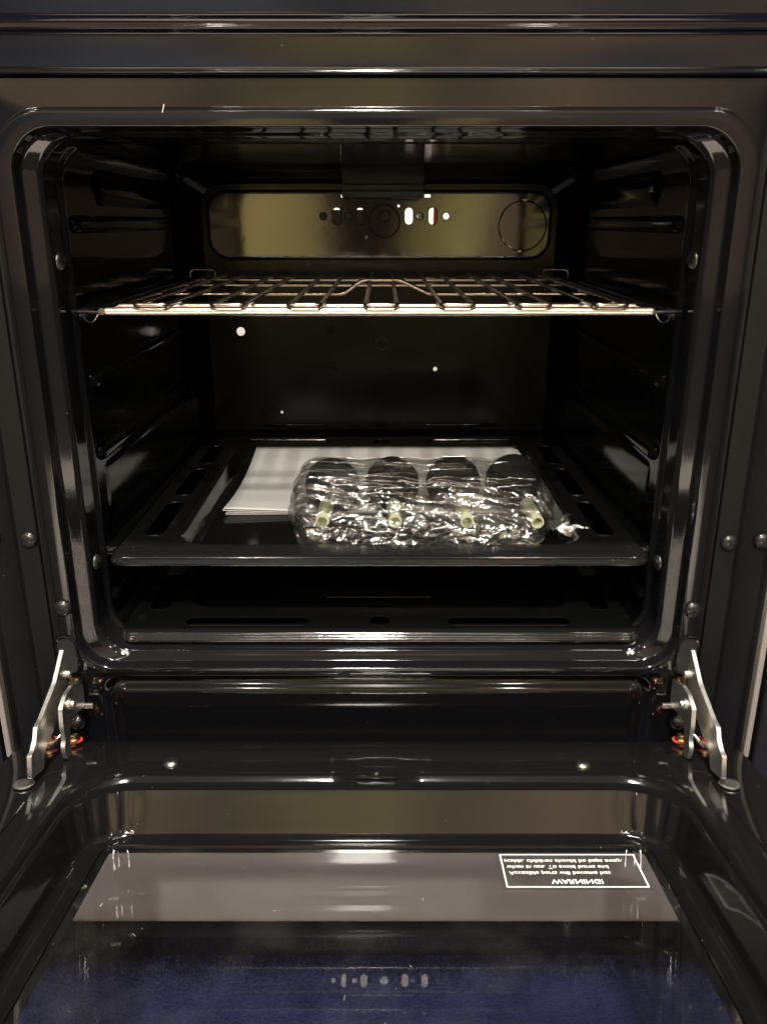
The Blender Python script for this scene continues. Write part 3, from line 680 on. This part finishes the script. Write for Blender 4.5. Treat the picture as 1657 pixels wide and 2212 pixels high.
# ------------------------------------------------------------------ appliance feet wrapped in clear film
feet = [(-.0480, 'leftmost'), (.0148, 'second from left'), (.0775, 'third from left'), (.1385, 'rightmost')]
g = None
for k, (x, where) in enumerate(feet):
    o = empty('adjustable_leveller', (x, .10, .3720)); o.rotation_euler = (R(2 + k), 0, R((-2, 1, 3, 5)[k])); 
    tag(o, '%s of four black screw-in levellers with yellow-green zinc stem inside the clear wrap' % where, 'leveller', 'levellers in the plastic wrap')
    V, F = lathe([(.0215, .084), (.0262, .082), (.0270, .078), (.0265, .070), (.0235, .064), (.0175, .050), (.0140, .034), (.0125, .026), (.0085, .024)], 36, toward((0, 0, 0), (0, 1, 0))); link('round_base', V, F, PLAST, o, 40)
    mb = MB(); mb.add(*lathe([(.0040, .023), (.0046, .021), (.0068, .018), (.0062, -.018), (.0058, -.022), (.0044, -.022), (.0040, -.012), (.0002, -.012)], 14, toward((0, 0, 0), (0, 1, 0)))); mb.build('stem', ZYEL, o, 25)
    if k == 2:
        V, F = tube(smooth_path([(-.012, .070, .0262), (-.012, .070, .0290), (.011, .070, .0290), (.011, .070, .0262)], .001), .0004, 5); link('wire_clip', V, F, STEEL, o)

wrap_root = None
nu, nv = 340, 400
prof = [(.0930, .3455), (.0780, .3470), (.0735, .3560), (.0770, .3680), (.0900, .3820), (.1080, .3930), (.1240, .3985), (.1450, .4000), (.1700, .4012), (.1850, .4000), (.1930, .3880), (.1960, .3700), (.1930, .3500), (.1750, .3458)]
# closed Catmull-Rom through the section
def cr(P, n):
    out = []; m_ = len(P)
    for k in range(n):
        t_ = k / n * m_; i = int(t_); u = t_ - i; a, b_, c, d = (Vector((*P[(i + j) % m_], 0)) for j in (-1, 0, 1, 2))
        out.append(.5 * ((2 * b_) + (c - a) * u + (2 * a - 5 * b_ + 4 * c - d) * u * u + (3 * b_ - a - 3 * c + d) * u ** 3))
    return out
sec = cr(prof, nv); cen = Vector((.135, .371, 0))
def ridged(v): return 1 - abs(noise.noise(v)) * 2
def shell(nu, seed, scale, amp, name, parent):
    V = []; so = Vector((seed, seed * 1.7, seed * .3))
    for i in range(nu + 1):
        t_ = i / nu; x = -.0815 + (.2475 * t_) * (1 if scale == 1 else .985) + (0 if scale == 1 else .002)
        e = scale
        if t_ < .10: e *= (1 - (1 - t_ / .10) ** 2.6) ** (1 / 2.6) * .97 + .03
        if t_ > .86: q_ = (t_ - .86) / .14; e *= 1 - .97 * q_ ** 2.4
        near = min(abs(x - fx) for fx, _ in feet)
        for j in range(nv):
            p = sec[j]; d = p - cen; pp = cen + d * e
            fr_ = max(0, min(1, (.150 - p.x) / .04)); top = max(0, min(1, (p.y - .372) / .02)); low_ = max(0, min(1, (.386 - p.y) / .016)) * fr_
            sag = -.0020 * min(1, max(0, (near - .016) / .015)) * top * (1 - fr_ * .3)
            q1 = Vector((x * 9, pp.x * 90 + x * 26, pp.y * 90)) + so
            w1 = ridged(q1); w2 = ridged(Vector((x * 26 + pp.y * 44, pp.x * 40 - pp.y * 60, 5.3 + x * 34)) + so)
            w4 = ridged(Vector((x * 55 - pp.y * 80, pp.x * 70, x * 25)) + so)
            w3 = noise.noise(Vector((x * 230, pp.x * 240, pp.y * 240)) + so)
            disp = amp * ((.0006 + .0030 * fr_) * (w1 - .6) + (.0002 + .0018 * fr_ + .0022 * low_) * (w2 - .6) + (.0001 + .0002 * fr_ + .0003 * low_) * w3 + (.0010 * fr_ + .0012 * low_) * (w4 - .5))
            end = 1 if .03 < t_ < .97 else .3
            nrm = d.normalized()
            yq, zq = pp.x + nrm.x * disp * end, pp.y + nrm.y * disp * end + sag
            V.append((x + .0016 * noise.noise(Vector((pp.x * 60, pp.y * 60, t_ * 9)) + so) * (1 + 2 * fr_), yq, max(zq, .3454)))
    F = [(i * nv + j, i * nv + (j + 1) % nv, (i + 1) * nv + (j + 1) % nv, (i + 1) * nv + j) for i in range(nu) for j in range(nv)]
    F.append(tuple(range(nv)))
    return link(name, V, F, WRAP, parent, 24)
wrap = shell(380, 0, 1, 1, 'plastic_wrap', None); tag(wrap, 'crumpled clear plastic film wrapped round four black levellers', 'plastic wrap')
shell(300, 7.7, .965, 1.1, 'inner_layer', wrap)
# hard folds of the film standing proud of its front and top
grid = [Vector(v.co) for v in wrap.data.vertices]; rnd = random.Random(21); mb = MB()
def fold(i0, j0, n, sj, r, wob):
    pts = []; j = j0
    for k in range(0, n, 2):
        i = i0 + k
        if not 4 < i < 372: continue
        j += sj * 2 + rnd.uniform(-wob, wob)
        g_ = grid[int(i) * nv + int(j) % nv]; d = Vector((0, g_.y - .135, g_.z - .371)).normalized()
        pts.append(g_ + d * .0004)
    if len(pts) > 3:
        V, F = tube(pts, r, 5); mb.add(V, F)
for k in range(26):      # long pulled streaks high on the front
    fold(rnd.randint(5, 300), rnd.uniform(.28, .47) * nv, rnd.randint(40, 150), rnd.uniform(-.18, .14), rnd.uniform(.00012, .00034), .5)
for k in range(30):     # short crumples round the stems
    fold(rnd.randint(5, 365), rnd.uniform(.02, .33) * nv, rnd.randint(14, 60), rnd.uniform(-1.6, 1.6), rnd.uniform(.00010, .00032), .6)
for k in range(10):      # folds down the two ends
    fold(rnd.choice((rnd.randint(4, 40), rnd.randint(320, 365))), rnd.uniform(.02, .45) * nv, rnd.randint(10, 36), rnd.uniform(-3.0, 3.0), rnd.uniform(.00015, .0004), .8)
for k in range(14):
    fold(rnd.randint(5, 280), rnd.uniform(.47, .62) * nv, rnd.randint(50, 120), rnd.uniform(-.1, .1), rnd.uniform(.0001, .00018), .3)
tag(mb.build('film_creases', CREASE, wrap, 60), None, kind='stuff')
# gathered tail of the film on the right
V = []; na, nb = 48, 26
for i in range(nb + 1):
    t_ = i / nb; L = .036 * t_
    for j in range(na + 1):
        a = (j / na - .5) * 2; spread = .010 + .019 * t_
        x = .1555 + L * math.cos(a * .5) ; y = .096 + a * spread + .006 * t_; z = .3600 - .004 * t_ + .0045 * math.sin(a * 13 + t_ * 3) * (.3 + t_) + .004 * noise.noise(Vector((a * 3, t_ * 4, 9)))
        V.append((x, y, max(z, .346)))
F = [(i * (na + 1) + j, i * (na + 1) + j + 1, (i + 1) * (na + 1) + j + 1, (i + 1) * (na + 1) + j) for i in range(nb) for j in range(na)]
link('wrap_tail', V, F, CREASE, wrap, 22)

# ------------------------------------------------------------------ lint and scratches
def fleck(x, y, z, l, a, nrm='y', r=.0003, parent=None):
    d = Vector((math.cos(a), 0, math.sin(a))) if nrm == 'y' else Vector((math.cos(a), math.sin(a), 0))
    p = Vector((x, y, z)); V, F = tube([p, p + d * l * .5 + Vector((0, 0, 0)), p + d * l], r, 4); return link('lint', V, F, LINT, parent)
fleck(-.1405, -.0060, .6880, .0052, R(72), parent=oven, r=.00035)
rnd = random.Random(11)
for k in range(18):
    fleck(rnd.uniform(-.18, .18), -rnd.uniform(.13, .36), -.0370, rnd.uniform(.0008, .004), rnd.uniform(0, 3.1), 'z', rnd.uniform(.00006, .00013), door)
